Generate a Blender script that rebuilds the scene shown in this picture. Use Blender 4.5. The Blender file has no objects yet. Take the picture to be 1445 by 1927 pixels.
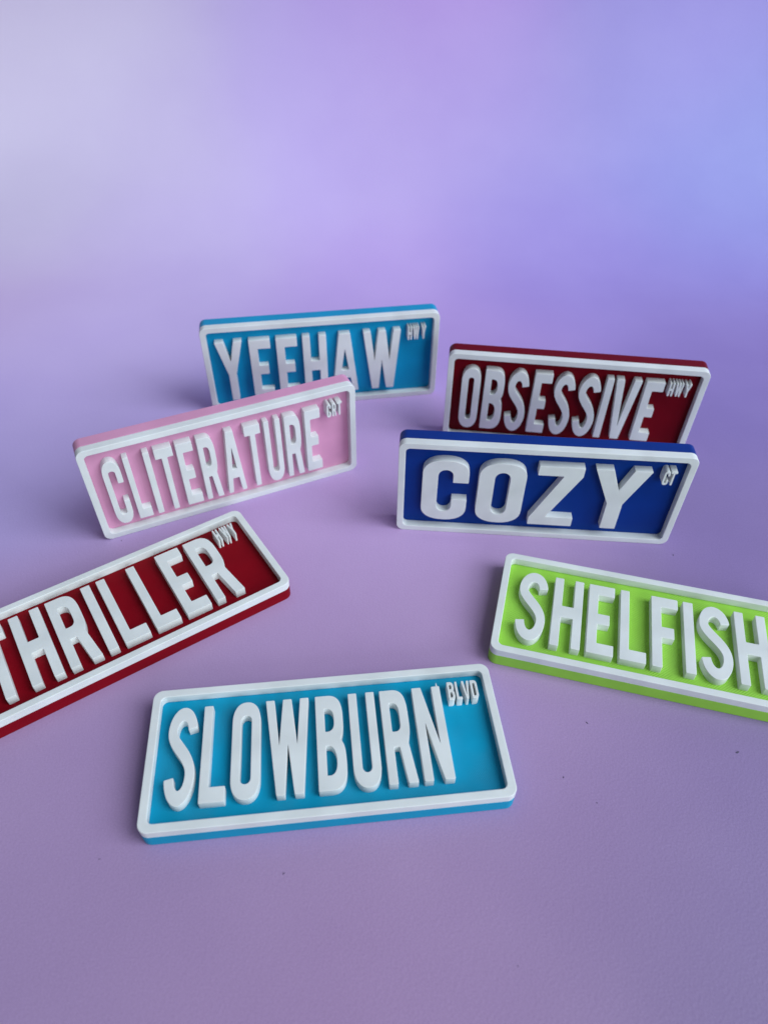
import bpy, bmesh, math, random
from mathutils import Vector, Matrix

random.seed(7)
MM = 0.001
scene = bpy.context.scene
col = scene.collection

# ------------------------------------------------------------------ camera
F_PX, PITCH, ROLL, CAM_H = 1373.416, math.radians(44.8229), math.radians(0.867), 297.388
cam = bpy.data.cameras.new('camera')
cam.sensor_fit = 'VERTICAL'
cam.sensor_height = 24.0
cam.sensor_width = 24.0
cam.lens = 24.0 * F_PX / 1927.0
cam.clip_start = 0.01
cam.clip_end = 50.0
cam.dof.use_dof = True
cam.dof.focus_distance = 0.345
cam.dof.aperture_fstop = 5.6
cam_ob = bpy.data.objects.new('camera', cam)
col.objects.link(cam_ob)
fwd = Vector((0, math.cos(PITCH), -math.sin(PITCH)))
up0 = Vector((0, math.sin(PITCH), math.cos(PITCH)))
rt0 = Vector((1, 0, 0))
rt = math.cos(ROLL) * rt0 + math.sin(ROLL) * up0
up = -math.sin(ROLL) * rt0 + math.cos(ROLL) * up0
m = Matrix.Identity(4)
for i in range(3):
    m[i][0] = rt[i]; m[i][1] = up[i]; m[i][2] = -fwd[i]
m[2][3] = CAM_H * MM
cam_ob.matrix_world = m
scene.camera = cam_ob

# ------------------------------------------------------------------ light
world = bpy.data.worlds.new('World')
scene.world = world
world.use_nodes = True
bg = world.node_tree.nodes['Background']
bg.inputs['Color'].default_value = (0.80, 0.91, 1.0, 1)
bg.inputs['Strength'].default_value = 0.14


def area(name, loc, target, size, size_y, power, color):
    l = bpy.data.lights.new(name, 'AREA')
    l.shape = 'RECTANGLE'
    l.size, l.size_y = size, size_y
    l.energy = power
    l.color = color
    o = bpy.data.objects.new(name, l)
    col.objects.link(o)
    o.location = loc
    o.rotation_euler = (Vector(target) - Vector(loc)).to_track_quat('-Z', 'Y').to_euler()
    return o


# a big window up to the right, and a weaker fill lamp, added behind the camera to lift backdrop and sign fronts
area('window_light', (2.90, -0.66, 2.95), (0.0, 0.36, 0.0), 2.3, 3.8, 182.0, (0.80, 0.93, 1.0))
area('added_fill_light', (1.30, -1.90, 0.95), (0.0, 0.60, 0.12), 1.5, 1.0, 29.0, (0.82, 0.93, 1.0))

scene.view_settings.view_transform = 'Standard'
scene.view_settings.look = 'None'
scene.view_settings.exposure = 0.0
scene.view_settings.gamma = 1.0

# ------------------------------------------------------------------ materials


def lin(r, g, b):
    def f(c):
        c /= 255.0
        return c / 12.92 if c <= 0.04045 else ((c + 0.055) / 1.055) ** 2.4
    return (f(r), f(g), f(b), 1.0)


class NT:
    def __init__(self, name):
        self.m = bpy.data.materials.new(name)
        self.m.use_nodes = True
        self.t = self.m.node_tree
        self.b = self.t.nodes['Principled BSDF']

    def n(self, kind, **kw):
        nd = self.t.nodes.new(kind)
        for k, v in kw.items():
            setattr(nd, k, v)
        return nd

    def l(self, a, b):
        self.t.links.new(a, b)

    def math(self, op, a, b=None):
        nd = self.n('ShaderNodeMath', operation=op)
        for i, v in enumerate((a, b)):
            if v is None:
                continue
            if isinstance(v, (int, float)):
                nd.inputs[i].default_value = v
            else:
                self.l(v, nd.inputs[i])
        return nd.outputs[0]

    def noise(self, vec, scale, detail=3.0, rough=0.55):
        nd = self.n('ShaderNodeTexNoise')
        nd.inputs['Scale'].default_value = scale
        nd.inputs['Detail'].default_value = detail
        nd.inputs['Roughness'].default_value = rough
        self.l(vec, nd.inputs['Vector'])
        return nd.outputs['Fac']

    def ramp(self, fac, stops):
        nd = self.n('ShaderNodeValToRGB')
        e = nd.color_ramp.elements
        while len(e) < len(stops):
            e.new(0.5)
        for el, (p, c) in zip(e, stops):
            el.position = p
            el.color = c
        self.l(fac, nd.inputs[0])
        return nd.outputs[0]

    def mix(self, fac, a, b, blend='MIX'):
        nd = self.n('ShaderNodeMix', data_type='RGBA', blend_type=blend)
        for sock, v in ((nd.inputs[0], fac), (nd.inputs[6], a), (nd.inputs[7], b)):
            if isinstance(v, (int, float)):
                sock.default_value = v
            elif isinstance(v, tuple):
                sock.default_value = v
            else:
                self.l(v, sock)
        return nd.outputs[2]

    def bump(self, height, strength, dist, normal=None):
        nd = self.n('ShaderNodeBump')
        nd.inputs['Strength'].default_value = strength
        nd.inputs['Distance'].default_value = dist
        self.l(height, nd.inputs['Height'])
        if normal is not None:
            self.l(normal, nd.inputs['Normal'])
        return nd.outputs[0]


def plastic(name, rgb, rough=0.42, line=0.0, line_pitch=0.00085, speck=0.0, spec=0.45, sss=0.0, layer=0.25):
    """printed filament: diagonal top-skin lines on the flat face, layer lines on the sides"""
    k = NT(name)
    tcn = k.n('ShaderNodeTexCoord')
    tc = tcn.outputs['Object']
    sep = k.n('ShaderNodeSeparateXYZ')
    k.l(tc, sep.inputs[0])
    x, y, z = sep.outputs
    big = k.noise(tc, 55.0, 2.0)
    fine = k.noise(tc, 900.0, 3.0)
    c0 = tuple(c * 0.93 for c in rgb[:3]) + (1,)
    c1 = tuple(min(1, c * 1.06) for c in rgb[:3]) + (1,)
    colr = k.ramp(big, [(0.3, c0), (0.7, c1)])
    if speck > 0:
        sp = k.noise(tc, 420.0, 4.0, 0.7)
        f = k.n('ShaderNodeMapRange')
        f.inputs['From Min'].default_value = 0.66
        f.inputs['From Max'].default_value = 0.74
        f.inputs['To Max'].default_value = speck
        k.l(sp, f.inputs['Value'])
        colr = k.mix(f.outputs[0], colr, (rgb[0] * 0.5, rgb[1] * 0.5, rgb[2] * 0.48, 1))
    k.l(colr, k.b.inputs['Base Color'])
    # layer lines on the side walls (run along the outline, stacked in z)
    zl = k.math('SINE', k.math('MULTIPLY', z, 2 * math.pi / 0.00045))
    hgt = k.math('ADD', k.math('MULTIPLY', zl, layer), k.math('MULTIPLY', fine, 0.5))
    nrm = k.bump(hgt, 0.25, 0.00006)
    if line > 0:
        d = k.math('ADD', x, k.math('MULTIPLY', y, -1.0))
        warp = k.math('MULTIPLY', k.noise(tc, 70.0, 1.0), 0.0006)
        d = k.math('ADD', d, warp)
        s = k.math('SINE', k.math('MULTIPLY', d, 2 * math.pi / (line_pitch * 1.41421)))
        mk = k.n('ShaderNodeMapRange')
        mk.inputs['From Min'].default_value = 0.40
        mk.inputs['From Max'].default_value = 0.62
        mk.inputs['To Min'].default_value = 0.15
        k.l(k.noise(tc, 38.0, 2.0), mk.inputs['Value'])
        s = k.math('MULTIPLY', s, mk.outputs[0])
        # only on the face skin, not on the side walls
        nz = k.n('ShaderNodeSeparateXYZ')
        k.l(tcn.outputs['Normal'], nz.inputs[0])
        s = k.math('MULTIPLY', s, k.math('GREATER_THAN', nz.outputs[2], 0.9))
        nrm = k.bump(s, line, 0.00013, nrm)
    k.l(nrm, k.b.inputs['Normal'])
    rr = k.n('ShaderNodeMapRange')
    rr.inputs['To Min'].default_value = rough - 0.07
    rr.inputs['To Max'].default_value = rough + 0.09
    k.l(big, rr.inputs['Value'])
    k.l(rr.outputs[0], k.b.inputs['Roughness'])
    k.b.inputs['Specular IOR Level'].default_value = spec
    if sss > 0:
        k.b.inputs['Subsurface Weight'].default_value = sss
        k.b.inputs['Subsurface Radius'].default_value = (0.0012, 0.0011, 0.001)
        k.b.inputs['Subsurface Scale'].default_value = 1.0
    return k.m


WHITE = plastic('white_plastic', (0.755, 0.765, 0.76, 1), 0.45, 0.10, 0.0007, 0.20, 0.30, 0.30)
BLUE = plastic('sky_blue_plastic', (0.0015, 0.305, 0.510, 1), 0.46, 0.65, 0.0007, 0.0, 0.15)
BLUE2 = plastic('sky_blue_matte_plastic', (0.0012, 0.290, 0.540, 1), 0.46, 0.10, 0.0007, 0.0, 0.18)
RED = plastic('dark_red_plastic', (0.210, 0.0010, 0.007, 1), 0.45, 0.08, 0.0007, 0.0, 0.09)
RED2 = plastic('deep_red_plastic', (0.150, 0.0008, 0.006, 1), 0.45, 0.08, 0.0007, 0.0, 0.09)
PINK = plastic('pink_plastic', (0.690, 0.310, 0.490, 1), 0.45, 0.05, 0.0007, 0.0, 0.25)
NAVY = plastic('royal_blue_plastic', (0.0010, 0.031, 0.230, 1), 0.40, 0.05, 0.0007, 0.0, 0.13)
LIME = plastic('lime_green_plastic', (0.320, 0.640, 0.070, 1), 0.46, 0.60, 0.0010, 0.0, 0.2)

# ------------------------------------------------------------------ backdrop sheet (flat, then sweeping up)
FLAT_END, RAD, WALL_TOP = 0.56, 0.20, 0.50


def sheet_point(s):
    """arc length (m from y = -0.3) -> (y, z)"""
    y = -0.30 + s
    if y <= FLAT_END:
        return y, 0.0
    a = (y - FLAT_END) / RAD
    amax = math.radians(86)
    if a <= amax:
        return FLAT_END + RAD * math.sin(a), RAD * (1 - math.cos(a))
    r = y - FLAT_END - RAD * amax
    return (FLAT_END + RAD * math.sin(amax) + r * math.cos(amax),
            RAD * (1 - math.cos(amax)) + r * math.sin(amax))


def build_sheet():
    bm = bmesh.new()
    uvl = bm.loops.layers.uv.new('sheet')
    nx, ns, hw, total = 40, 140, 0.75, 1.62
    grid = []
    for j in range(ns + 1):
        s = total * j / ns
        y, z = sheet_point(s)
        row = []
        for i in range(nx + 1):
            x = -hw + 2 * hw * i / nx
            row.append(bm.verts.new((x, y, z)))
        grid.append(row)
    for j in range(ns):
        for i in range(nx):
            f = bm.faces.new((grid[j][i], grid[j][i + 1], grid[j + 1][i + 1], grid[j + 1][i]))
            for lp, (a, b) in zip(f.loops, ((i, j), (i + 1, j), (i + 1, j + 1), (i, j + 1))):
                lp[uvl].uv = (-hw + 2 * hw * a / nx, -0.30 + total * b / ns)
            f.smooth = True
    me = bpy.data.meshes.new('backdrop_sheet')
    bm.to_mesh(me)
    bm.free()
    o = bpy.data.objects.new('backdrop_sheet', me)
    col.objects.link(o)
    o['kind'] = 'structure'
    return o


def sheet_material():
    k = NT('pastel_vinyl_print_and_shade')
    uv = k.n('ShaderNodeUVMap', uv_map='sheet').outputs[0]
    # printed pastel gradient with light falloff painted in: soft pools of lilac, lavender white, pink and periwinkle melting together
    w = k.n('ShaderNodeTexNoise')
    w.inputs['Scale'].default_value = 5.0
    w.inputs['Detail'].default_value = 1.5
    k.l(uv, w.inputs['Vector'])
    wv = k.n('ShaderNodeVectorMath', operation='MULTIPLY_ADD')
    k.l(w.outputs['Color'], wv.inputs[0])
    wv.inputs[1].default_value = (0.07, 0.07, 0)
    sub = k.n('ShaderNodeVectorMath', operation='ADD')
    k.l(uv, sub.inputs[0])
    sub.inputs[1].default_value = (-0.035, -0.035, 0)
    k.l(sub.outputs[0], wv.inputs[2])
    p = wv.outputs[0]
    csum, wsum = None, None
    for (cx, cy, c) in SPOTS:
        ds = k.n('ShaderNodeVectorMath', operation='DISTANCE')
        k.l(p, ds.inputs[0])
        ds.inputs[1].default_value = (cx, cy, 0)
        q = k.math('MULTIPLY', ds.outputs['Value'], 1 / 0.08)
        g = k.math('EXPONENT', k.math('MULTIPLY', k.math('MULTIPLY', q, q), -1.0))
        g = k.math('ADD', g, 1e-9)
        sc = k.n('ShaderNodeVectorMath', operation='SCALE')
        sc.inputs[0].default_value = c
        k.l(g, sc.inputs['Scale'])
        if csum is None:
            csum, wsum = sc.outputs[0], g
        else:
            ad = k.n('ShaderNodeVectorMath', operation='ADD')
            k.l(csum, ad.inputs[0])
            k.l(sc.outputs[0], ad.inputs[1])
            csum, wsum = ad.outputs[0], k.math('ADD', wsum, g)
    dv = k.n('ShaderNodeVectorMath', operation='SCALE')
    k.l(csum, dv.inputs[0])
    k.l(k.math('DIVIDE', 1.0, wsum), dv.inputs['Scale'])
    colr = dv.outputs[0]
    # print mottling and the odd smudge
    mott = k.noise(uv, 14.0, 4.0)
    colr = k.mix(0.10, colr, k.ramp(mott, [(0.35, lin(150, 128, 190)), (0.65, lin(225, 215, 245))]), 'SOFT_LIGHT')
    grain = k.noise(uv, 1500.0, 2.0)
    colr = k.mix(0.16, colr, k.ramp(grain, [(0.3, (0.2, 0.2, 0.2, 1)), (0.7, (0.8, 0.8, 0.8, 1))]), 'SOFT_LIGHT')
    k.l(colr, k.b.inputs['Base Color'])
    # embossed leather-like grain
    vor = k.n('ShaderNodeTexVoronoi')
    vor.inputs['Scale'].default_value = 900.0
    k.l(uv, vor.inputs['Vector'])
    hgt = k.math('ADD', vor.outputs['Distance'], k.math('MULTIPLY', k.noise(uv, 700.0, 3.0), 1.2))
    nrm = k.bump(hgt, 0.32, 0.00012)
    soft = k.noise(uv, 9.0, 2.0)
    nrm = k.bump(soft, 0.20, 0.004, nrm)
    k.l(nrm, k.b.inputs['Normal'])
    k.b.inputs['Roughness'].default_value = 0.50
    k.b.inputs['Specular IOR Level'].default_value = 0.35
    return k.m


# printed pastel gradient plus painted-in foreground shade and left wall brightness: (x, arc length, linear RGB)
SPOTS = [
    (-0.301, 0.798, (0.841, 0.739, 0.938)),
    (-0.313, 0.829, (0.766, 0.644, 0.810)),
    (-0.209, 0.757, (0.674, 0.553, 0.801)),
    (-0.065, 0.759, (0.637, 0.489, 0.862)),
    (0.008, 0.760, (0.563, 0.425, 0.752)),
    (0.070, 0.761, (0.467, 0.368, 0.724)),
    (0.039, 0.818, (0.689, 0.406, 0.863)),
    (0.176, 0.762, (0.410, 0.344, 0.695)),
    (0.275, 0.727, (0.296, 0.286, 0.661)),
    (0.323, 0.718, (0.295, 0.307, 0.651)),
    (0.263, 0.821, (0.470, 0.383, 0.786)),
    (0.266, 0.618, (0.354, 0.295, 0.667)),
    (0.163, 0.615, (0.409, 0.318, 0.704)),
    (0.163, 0.554, (0.380, 0.283, 0.655)),
    (0.242, 0.522, (0.310, 0.219, 0.520)),
    (-0.301, 0.656, (0.645, 0.554, 0.735)),
    (-0.293, 0.540, (0.615, 0.457, 0.721)),
    (-0.199, 0.607, (0.652, 0.517, 0.826)),
    (-0.005, 0.228, (0.490, 0.331, 0.544)),
    (0.085, 0.133, (0.411, 0.261, 0.455)),
    (0.145, 0.112, (0.237, 0.176, 0.380)),
    (-0.002, 0.091, (0.430, 0.278, 0.474)),
    (-0.121, 0.089, (0.316, 0.218, 0.380)),
    (-0.002, 0.057, (0.361, 0.221, 0.389)),
    (0.127, 0.062, (0.217, 0.160, 0.297)),
    (0.035, 0.228, (0.509, 0.319, 0.576)),
    (-0.135, 0.129, (0.473, 0.308, 0.536)),
    (-0.195, 0.494, (0.645, 0.503, 0.819)),
    (-0.013, 0.566, (0.606, 0.431, 0.804)),
    (0.072, 0.509, (0.514, 0.341, 0.706)),
    (0.238, 0.397, (0.256, 0.188, 0.438)),
    (-0.201, 0.443, (0.657, 0.510, 0.877)),
    (-0.230, 0.374, (0.451, 0.354, 0.647)),
    (-0.001, 0.328, (0.681, 0.456, 0.833)),
    (-0.036, 0.283, (0.456, 0.288, 0.537)),
    (0.198, 0.288, (0.267, 0.187, 0.402)),
    (0.259, 0.448, (0.288, 0.206, 0.501)),
]
sheet = build_sheet()
sheet.data.materials.append(sheet_material())

# ------------------------------------------------------------------ glyph outlines (millimetres)


def arc(cx, cy, rx, ry, a0, a1, n=18):
    return [(cx + rx * math.cos(math.radians(a0 + (a1 - a0) * i / n)),
             cy + ry * math.sin(math.radians(a0 + (a1 - a0) * i / n))) for i in range(n + 1)]


def bez(p0, p1, p2, p3, n=12):
    out = []
    for i in range(n + 1):
        t = i / n
        a, b, c, d = (1 - t) ** 3, 3 * t * (1 - t) ** 2, 3 * t * t * (1 - t), t ** 3
        out.append((a * p0[0] + b * p1[0] + c * p2[0] + d * p3[0], a * p0[1] + b * p1[1] + c * p2[1] + d * p3[1]))
    return out


def squash(cx, cy, rx, ry, a0, a1, n=20, e=2.3):
    """super-ellipse arc, a little squarer than a circle"""
    out = []
    for i in range(n + 1):
        a = math.radians(a0 + (a1 - a0) * i / n)
        c, s = math.cos(a), math.sin(a)
        out.append((cx + rx * math.copysign(abs(c) ** (2 / e), c), cy + ry * math.copysign(abs(s) ** (2 / e), s)))
    return out


def soften(pts, r):
    """round the sharp corners of a closed outline"""
    clean = []
    for q in pts:
        if not clean or math.dist(q, clean[-1]) > 1e-4:
            clean.append(q)
    if math.dist(clean[0], clean[-1]) < 1e-4:
        clean.pop()
    n, out = len(clean), []
    for i in range(n):
        a, b, c = clean[i - 1], clean[i], clean[(i + 1) % n]
        u = (a[0] - b[0], a[1] - b[1]); v = (c[0] - b[0], c[1] - b[1])
        lu, lv = math.hypot(*u), math.hypot(*v)
        cosang = (u[0] * v[0] + u[1] * v[1]) / (lu * lv)
        turn = 180 - math.degrees(math.acos(max(-1, min(1, cosang))))
        if turn < 24:
            out.append(b)
            continue
        d = min(r, 0.4 * lu, 0.4 * lv)
        p0 = (b[0] + u[0] / lu * d, b[1] + u[1] / lu * d)
        p1 = (b[0] + v[0] / lv * d, b[1] + v[1] / lv * d)
        for j in range(4):
            t = j / 3
            out.append(((1 - t) ** 2 * p0[0] + 2 * t * (1 - t) * b[0] + t * t * p1[0],
                        (1 - t) ** 2 * p0[1] + 2 * t * (1 - t) * b[1] + t * t * p1[1]))
    return out


def glyph(ch, w, h, st, hb):
    """outlines (first one outer, others holes), origin bottom-left; st = stem width, hb = bar height"""
    ov = 0.006 * h
    R = 0.215 * h
    if ch == 'I':
        return [[(0, 0), (w, 0), (w, h), (0, h)]]
    if ch == 'L':
        return [[(0, 0), (w, 0), (w, hb), (st, hb), (st, h), (0, h)]]
    if ch in 'EF':
        s2 = st * 1.1
        m0, m1, mw = 0.42 * h, 0.42 * h + hb, 0.83 * w
        if ch == 'F':
            m0 -= 0.01 * h; m1 -= 0.005 * h
        body = [(w, h), (0, h)]
        top = [(mw, m0), (mw, m1), (s2, m1), (s2, h - hb), (w, h - hb)]
        if ch == 'E':
            return [[(0, 0), (w, 0), (w, hb), (s2, hb), (s2, m0)] + top + body]
        return [[(0, 0), (s2, 0), (s2, m0)] + top + body]
    if ch == 'H':
        m0, m1 = 0.415 * h, 0.415 * h + hb * 1.12
        return [[(0, 0), (st, 0), (st, m0), (w - st, m0), (w - st, 0), (w, 0), (w, h), (w - st, h), (w - st, m1),
                 (st, m1), (st, h), (0, h)]]
    if ch == 'T':
        a, b = (w - st) / 2, (w + st) / 2
        return [[(a, 0), (b, 0), (b, h - hb), (w, h - hb), (w, h), (0, h), (0, h - hb), (a, h - hb)]]
    if ch == 'O':
        out = squash(w / 2, R, w / 2, R + ov, 180, 360) + squash(w / 2, h - R, w / 2, R + ov, 0, 180)
        iw, r2 = w / 2 - st, min(R - hb * 0.55, max(1.0, (w / 2 - st)) * 1.15)
        y0, y1 = hb - 0.15 + r2, h - hb + 0.15 - r2
        inn = squash(w / 2, y0, iw, r2, 180, 360, 14, 2.1) + squash(w / 2, y1, iw, r2, 0, 180, 14, 2.1)
        return [out, inn]
    if ch == 'D':
        out = [(0, 0), (w * 0.45, 0)] + squash(w * 0.45, R, w * 0.55, R, 270, 360)[1:] + \
            squash(w * 0.45, h - R, w * 0.55, R, 0, 90) + [(0, h)]
        inn = [(st, hb), (w * 0.45, hb)] + squash(w * 0.45, hb + R * 0.5, w * 0.55 - st, R * 0.5, 270, 360, 8)[1:] + \
            squash(w * 0.45, h - hb - R * 0.5, w * 0.55 - st, R * 0.5, 0, 90, 8) + [(st, h - hb)]
        return [out, inn]
    if ch == 'C':
        iw, r2 = w / 2 - st, min(R - hb * 0.55, max(0.6, (w / 2 - st)) * 1.1)
        t0, t1 = 0.365 * h, 0.65 * h
        y0, y1 = hb - 0.1 + r2, h - hb + 0.1 - r2
        return [squash(w / 2, h - R, w / 2, R + ov, 0, 180) + squash(w / 2, R, w / 2, R + ov, 180, 360) +
                [(w, t0), (w - st, t0)] + squash(w / 2, y0, iw, r2, 360, 180, 14, 2.1) +
                squash(w / 2, y1, iw, r2, 180, 0, 14, 2.1) + [(w - st, t1), (w, t1)]]
    if ch == 'U':
        iw, r2 = w / 2 - st, min(R - hb * 0.55, max(0.6, (w / 2 - st)) * 1.3)
        y0 = hb - 0.1 + r2
        return [squash(w / 2, R, w / 2, R + ov, 180, 360) + [(w, h), (w - st, h)] +
                squash(w / 2, y0, iw, r2, 360, 180, 14, 2.1) + [(st, h), (0, h)]]
    if ch == 'S':
        k = hb / st
        W, t = w * k, hb / 2
        rx = W / 2 - t
        yu, yl = 0.745 * h, 0.29 * h
        ryu, ryl = h + ov - t - yu, yl + ov - t
        line = arc(W / 2, yu, rx, ryu, 7, 180, 26)
        line += bez((t, yu), (t, 0.595 * h), (W - t, 0.50 * h), (W - t, yl), 26)[1:]
        line += arc(W / 2, yl, rx, ryl, 0, -173, 26)[1:]
        L, Rr = [], []
        for i in range(len(line)):
            a, b = line[max(0, i - 1)], line[min(len(line) - 1, i + 1)]
            dx, dy = b[0] - a[0], b[1] - a[1]
            d = math.hypot(dx, dy)
            nx_, ny_ = -dy / d, dx / d
            L.append(((line[i][0] + nx_ * t) / k, line[i][1] + ny_ * t))
            Rr.append(((line[i][0] - nx_ * t) / k, line[i][1] - ny_ * t))
        return [L + Rr[::-1]]
    if ch == 'B':
        wy, xw = 0.513 * h, 0.83 * w
        out = [(0, 0)] + bez((0.45 * w, 0), (0.85 * w, 0), (w, 0.09 * h), (w, 0.235 * h)) + \
            bez((w, 0.27 * h), (w, 0.42 * h), (0.95 * w, 0.47 * h), (xw, wy)) + \
            bez((xw, wy), (0.92 * w, 0.55 * h), (0.965 * w, 0.61 * h), (0.965 * w, 0.72 * h)) + \
            bez((0.965 * w, 0.76 * h), (0.965 * w, 0.92 * h), (0.83 * w, h), (0.45 * w, h)) + [(0, h)]
        c1 = 0.64 * w
        lo = [(st, hb), (0.40 * w, hb)] + bez((0.40 * w, hb), (0.58 * w, hb), (c1 + 0.03 * w, 0.20 * h), (c1 + 0.03 * w, 0.28 * h)) + \
            bez((c1 + 0.03 * w, 0.30 * h), (c1 + 0.03 * w, 0.37 * h), (0.58 * w, 0.45 * h), (0.40 * w, 0.45 * h)) + [(st, 0.45 * h)]
        hi = [(st, 0.60 * h), (0.38 * w, 0.60 * h)] + bez((0.38 * w, 0.60 * h), (0.56 * w, 0.60 * h), (c1, 0.64 * h), (c1, 0.70 * h)) + \
            bez((c1, 0.74 * h), (c1, 0.81 * h), (0.56 * w, h - hb), (0.38 * w, h - hb)) + [(st, h - hb)]
        return [out, lo, hi]
    if ch == 'R':
        wy, xw = 0.415 * h, 0.83 * w
        out = [(0, 0), (st, 0), (st, 0.372 * h), (0.51 * w, 0.372 * h), (0.66 * w, 0), (w, 0), (xw, wy)] + \
            bez((xw, wy), (0.90 * w, 0.47 * h), (0.94 * w, 0.53 * h), (0.94 * w, 0.63 * h)) + \
            bez((0.94 * w, 0.73 * h), (0.94 * w, 0.92 * h), (0.82 * w, h), (0.45 * w, h)) + [(0, h)]
        c0, c1 = 0.535 * h, h - hb
        xr = 0.63 * w
        inn = [(st, c0), (0.42 * w, c0)] + bez((0.42 * w, c0), (0.56 * w, c0), (xr, c0 + 0.03 * h), (xr, c0 + 0.09 * h), 8) + \
            bez((xr, c1 - 0.12 * h), (xr, c1 - 0.04 * h), (0.56 * w, c1), (0.40 * w, c1), 8) + [(st, c1)]
        return [out, inn]
    if ch == 'N':
        return [[(0, 0), (st, 0), (st, 0.605 * h), (0.665 * w, 0), (w, 0), (w, h), (w - st, h), (w - st, 0.365 * h),
                 (0.325 * w, h), (0, h)]]
    if ch == 'W':
        return [[(0.235 * w, 0), (0.42 * w, 0), (0.5 * w, 0.51 * h), (0.63 * w, 0), (0.83 * w, 0), (w, h), (w - st, h),
                 (0.71 * w, 0.50 * h), (0.5 * w + st / 2, h), (0.5 * w - st / 2, h), (0.305 * w, 0.50 * h), (st, h), (0, h)]]
    if ch == 'V':
        c = st * 1.14
        return [[(w / 2 - 0.17 * w, 0), (w / 2 + 0.17 * w, 0), (w, h), (w - c, h), (0.5 * w, 0.22 * h), (c, h), (0, h)]]
    if ch == 'A':
        b = 0.205 * w
        k = 0.26
        return [[(0, 0), (b, 0), (0.30 * w, 0.235 * h), (0.70 * w, 0.235 * h), (w - b, 0), (w, 0),
                 (w - 0.285 * w, h), (0.285 * w, h)],
                [(0.355 * w, 0.375 * h), (0.5 * w, 0.745 * h), (0.645 * w, 0.375 * h)]] if w > 13 else \
               [[(0, 0), (b * 1.2, 0), (0.33 * w, 0.235 * h), (0.67 * w, 0.235 * h), (w - b * 1.2, 0), (w, 0),
                 (0.70 * w, h), (0.30 * w, h)],
                [(0.375 * w, 0.385 * h), (0.5 * w, 0.745 * h), (0.625 * w, 0.385 * h)]]
    if ch == 'Y':
        a, b = (w - st) / 2, (w + st) / 2
        c = st * 1.12
        return [[(a, 0), (b, 0), (b, 0.44 * h), (w, h), (w - c, h), (0.5 * w, 0.665 * h), (c, h), (0, h), (a, 0.44 * h)]]
    if ch == 'Z':
        return [[(0, 0), (w, 0), (w, hb), (0.375 * w, hb), (w, 0.855 * h), (w, h), (0.02 * w, h), (0.02 * w, h - hb),
                 (0.59 * w, h - hb), (0, 0.12 * h)]]
    raise KeyError(ch)


def solid(name, loops, z0, z1, mat, bevel=0.18, parent=None, origin=(0, 0)):
    """closed outlines in mm -> a bevelled prism from z0 to z1 (mm), its own mesh object"""
    cu = bpy.data.curves.new(name, 'CURVE')
    cu.dimensions = '2D'
    cu.fill_mode = 'BOTH'
    cu.extrude = ((z1 - z0) / 2 - bevel) * MM
    cu.bevel_depth = bevel * MM
    cu.bevel_resolution = 1
    cu.offset = -bevel * MM
    for lp in loops:
        sp = cu.splines.new('POLY')
        sp.points.add(len(lp) - 1)
        for p, q in zip(sp.points, lp):
            p.co = ((q[0] - origin[0]) * MM, (q[1] - origin[1]) * MM, 0, 1)
        sp.use_cyclic_u = True
    tmp = bpy.data.objects.new('tmp_outline', cu)
    col.objects.link(tmp)
    dg = bpy.context.evaluated_depsgraph_get()
    me = bpy.data.meshes.new_from_object(tmp.evaluated_get(dg))
    bpy.data.objects.remove(tmp)
    bpy.data.curves.remove(cu)
    bm = bmesh.new()
    bm.from_mesh(me)
    bmesh.ops.remove_doubles(bm, verts=bm.verts, dist=2e-6)
    bmesh.ops.recalc_face_normals(bm, faces=bm.faces)
    bm.to_mesh(me)
    bm.free()
    me.name = name
    me.materials.clear()
    me.materials.append(mat)
    me.shade_smooth()
    me.set_sharp_from_angle(angle=math.radians(16))
    o = bpy.data.objects.new(name, me)
    col.objects.link(o)
    o.parent = parent
    o.location = (origin[0] * MM, origin[1] * MM, (z0 + z1) / 2 * MM)
    return o


def rrect(x0, y0, x1, y1, r, n=9):
    return (arc(x1 - r, y0 + r, r, r, -90, 0, n) + arc(x1 - r, y1 - r, r, r, 0, 90, n) +
            arc(x0 + r, y1 - r, r, r, 90, 180, n) + arc(x0 + r, y0 + r, r, r, 180, 270, n))


W, H, TB, TW, FW = 150.0, 62.78, 6.98, 4.53, 3.52


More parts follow.
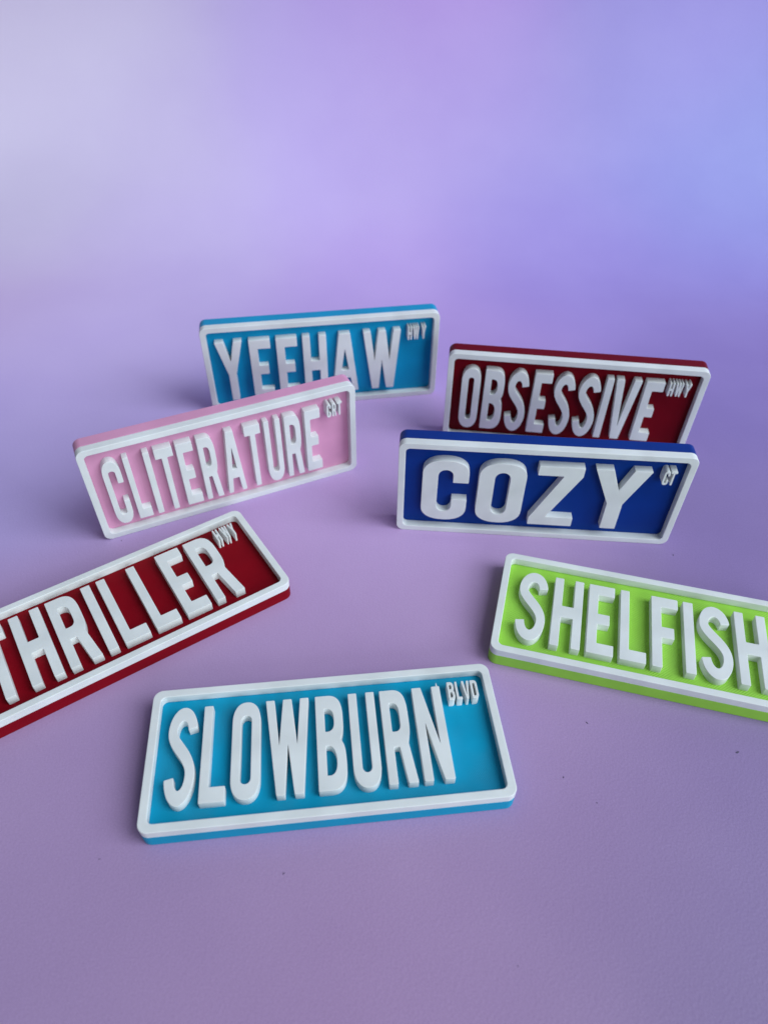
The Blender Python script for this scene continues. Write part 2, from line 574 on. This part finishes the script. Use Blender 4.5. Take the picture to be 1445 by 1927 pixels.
def make_sign(label, colour, mat, pose, y0, y1, st, letters, sub, subst=0.98):
    kind, px, py, yaw = pose
    root = bpy.data.objects.new('plaque_sign', None)
    root.empty_display_size = 0.02
    col.objects.link(root)
    root['label'] = label
    root['category'] = 'sign'
    root['group'] = 'small street sign plaques set out on the lilac sheet'
    R = Matrix.Rotation(math.radians(yaw), 4, 'Z')
    if kind == 'up':
        # stands on its long edge, face towards the camera
        R = R @ Matrix.Rotation(math.radians(90), 4, 'X')
    root.matrix_world = Matrix.Translation((px * MM, py * MM, 0.00005)) @ R
    hx = W / 2
    base = solid('base_plate', [rrect(-hx, 0, hx, H, 4.2)], 0, TB, mat, 0.3, root, (0, H / 2))
    base['label'] = colour + ' base plate of the sign'
    fr = solid('border_frame', [rrect(-hx, 0, hx, H, 4.2), rrect(-hx + FW, FW, hx - FW, H - FW, 2.5)],
               TB + 0.002, TB + TW, WHITE, 0.28, root, (0, H / 2))
    fr['label'] = 'white raised border of the sign'
    h = y1 - y0
    hb = h * 0.148
    for ch, x0, x1 in letters:
        lp = glyph(ch, x1 - x0, h, st, hb)
        lp = [soften([(x + x0 - hx, y + y0) for x, y in q], 0.45) for q in lp]
        o = solid('letter', lp, TB - 0.4, TB + TW + 0.03, WHITE, 0.16, root, ((x0 + x1) / 2 - hx, (y0 + y1) / 2))
        o['label'] = 'raised white letter ' + ch
    for ch, x0, x1 in sub:
        sh = SUB_Y1 - SUB_Y0
        lp = glyph(ch, x1 - x0, sh, subst, 1.25)
        lp = [soften([(x + x0 - hx, y + SUB_Y0) for x, y in q], 0.38) for q in lp]
        o = solid('small_letter', lp, TB - 0.4, TB + TW + SUB_UP, WHITE, 0.14, root, ((x0 + x1) / 2 - hx, (SUB_Y0 + SUB_Y1) / 2))
        o['label'] = 'small raised white letter ' + ch
    return root


SUB_Y0, SUB_Y1, SUB_UP = 44.9, 53.9, 0.9

slowburn = make_sign('bright sky blue plaque reading SLOWBURN BLVD lying flat nearest the camera', 'sky blue', BLUE,
          ('flat', -18.79, 118.94, 6.709), 9.7, 52.9, 3.75,
          [('S', 8.4, 20.4), ('L', 22.8, 33.1), ('O', 35.1, 47.0), ('W', 49.2, 67.8), ('B', 70.6, 82.6),
           ('U', 85.1, 96.6), ('R', 99.0, 111.1), ('N', 113.5, 126.1)],
          [('B', 129.4, 132.4), ('L', 133.0, 135.5), ('V', 136.0, 139.4), ('D', 139.9, 142.9)])
make_sign('dark red plaque reading THRILLER HWY lying flat at the left edge', 'dark red', RED,
          ('flat', -108.06, 194.40, 34.293), 9.3, 53.7, 4.45,
          [('T', 9.8, 21.0), ('H', 24.6, 38.8), ('R', 41.8, 56.4), ('I', 59.3, 63.9), ('L', 67.1, 79.4),
           ('L', 82.5, 94.8), ('E', 97.9, 110.6), ('R', 113.5, 128.5)],
          [('H', 130.5, 133.2), ('W', 134.4, 138.3), ('Y', 139.0, 142.0)])
make_sign('lime green plaque reading SHELFISH lying flat at the right edge', 'lime green', LIME,
          ('flat', 123.21, 180.64, -13.478), 9.4, 51.7, 4.25,
          [('S', 9.6, 23.7), ('H', 26.8, 41.0), ('E', 43.8, 56.3), ('L', 59.2, 71.3), ('F', 74.0, 86.6),
           ('I', 89.1, 93.8), ('S', 96.4, 110.6), ('H', 113.1, 127.5)], [])
make_sign('pink plaque reading CLITERATURE CRT standing upright behind the dark red flat one', 'pink', PINK,
          ('up', -89.90, 315.32, 24.94), 9.0, 52.4, 2.9,
          [('C', 9.2, 18.4), ('L', 20.8, 28.2), ('I', 31.0, 34.2), ('T', 36.6, 46.0), ('E', 47.8, 56.5),
           ('R', 58.9, 68.3), ('A', 71.3, 81.9), ('T', 84.6, 93.6), ('U', 95.8, 105.0), ('R', 107.4, 117.0),
           ('E', 119.2, 128.3)],
          [('C', 132.3, 134.8), ('R', 135.5, 138.0), ('T', 138.4, 141.4)])
cozy = make_sign('royal blue plaque with four wide letters reading COZY CT standing upright', 'royal blue', NAVY,
          ('up', 82.62, 292.68, -3.394), 10.2, 52.3, 8.2,
          [('C', 12.9, 37.2), ('O', 42.4, 66.9), ('Z', 71.7, 95.4), ('Y', 100.8, 129.5)],
          [('C', 134.8, 137.7), ('T', 137.9, 141.1)])
make_sign('dark red plaque reading OBSESSIVE HWY standing behind the royal blue one', 'dark red', RED2,
          ('up', 112.45, 372.25, -6.065), 9.8, 53.2, 3.9,
          [('O', 9.1, 20.3), ('B', 22.8, 35.0), ('S', 37.1, 49.2), ('E', 51.9, 62.2), ('S', 64.5, 76.4),
           ('S', 79.0, 91.3), ('I', 93.5, 97.5), ('V', 99.0, 113.5), ('E', 116.0, 126.6)],
          [('H', 129.0, 131.9), ('W', 132.7, 136.9), ('Y', 137.9, 141.4)])
make_sign('sky blue plaque reading YEEHAW HWY standing farthest back behind the pink one', 'sky blue', BLUE2,
          ('up', -42.23, 414.46, 9.597), 9.0, 52.3, 4.7,
          [('Y', 7.9, 24.7), ('E', 28.7, 41.9), ('E', 45.6, 58.7), ('H', 62.2, 77.2), ('A', 80.4, 97.2),
           ('W', 100.8, 125.0)],
          [('H', 129.5, 132.2), ('W', 132.8, 136.8), ('Y', 138.4, 141.2)])

# ------------------------------------------------------------------ small leavings of the printer, and dust
DUST = [(-0.0364, 0.1008, 0.0006), (0.1557, 0.1536, 0.0009), (0.0925, 0.1668, 0.0006), (0.0778, 0.1411, 0.0005),
        (0.0898, 0.1303, 0.0004), (-0.1085, 0.1051, 0.0005), (0.0501, 0.0708, 0.0004), (0.1588, 0.2691, 0.0006),
        (-0.1447, 0.2736, 0.0006)]


def build_dust():
    rnd = random.Random(3)
    bm = bmesh.new()
    for (x, y, r) in DUST:
        q = bmesh.ops.create_icosphere(bm, subdivisions=1, radius=1.0)['verts']
        a = rnd.uniform(0, math.pi)
        sx, sy = r * rnd.uniform(0.8, 1.3), r * rnd.uniform(0.25, 0.5)
        for v in q:
            c = v.co * rnd.uniform(0.8, 1.15)
            u, w, z = c.x * sx, c.y * sy, c.z * r * 0.22
            v.co = Vector((x + u * math.cos(a) - w * math.sin(a), y + u * math.sin(a) + w * math.cos(a), 0.00012 + z))
    me = bpy.data.meshes.new('dust_specks')
    bm.to_mesh(me)
    bm.free()
    o = bpy.data.objects.new('dust_specks', me)
    col.objects.link(o)
    k = NT('grey_dust')
    k.b.inputs['Base Color'].default_value = (0.10, 0.08, 0.14, 1)
    k.b.inputs['Roughness'].default_value = 0.9
    me.materials.append(k.m)
    o['label'] = 'tiny dark specks of dust lying scattered on the lilac sheet'
    o['category'] = 'dust'
    o['kind'] = 'stuff'


build_dust()


def nub(root, pts, z0, z1):
    o = solid('plastic_wisp', [[(x - W / 2, y) for x, y in pts]], z0, z1, WHITE, 0.05, root)
    o['label'] = 'stray wisp of white plastic at the edge of a letter'


nub(slowburn, [(124.5, 52.7), (125.3, 52.7), (125.0, 54.6), (124.85, 54.6)], TB + 3.4, TB + TW + 0.05)
nub(cozy, [(94.8, 10.9), (95.1, 11.9), (95.9, 12.4), (95.7, 11.5)], TB + 0.4, TB + 2.0)
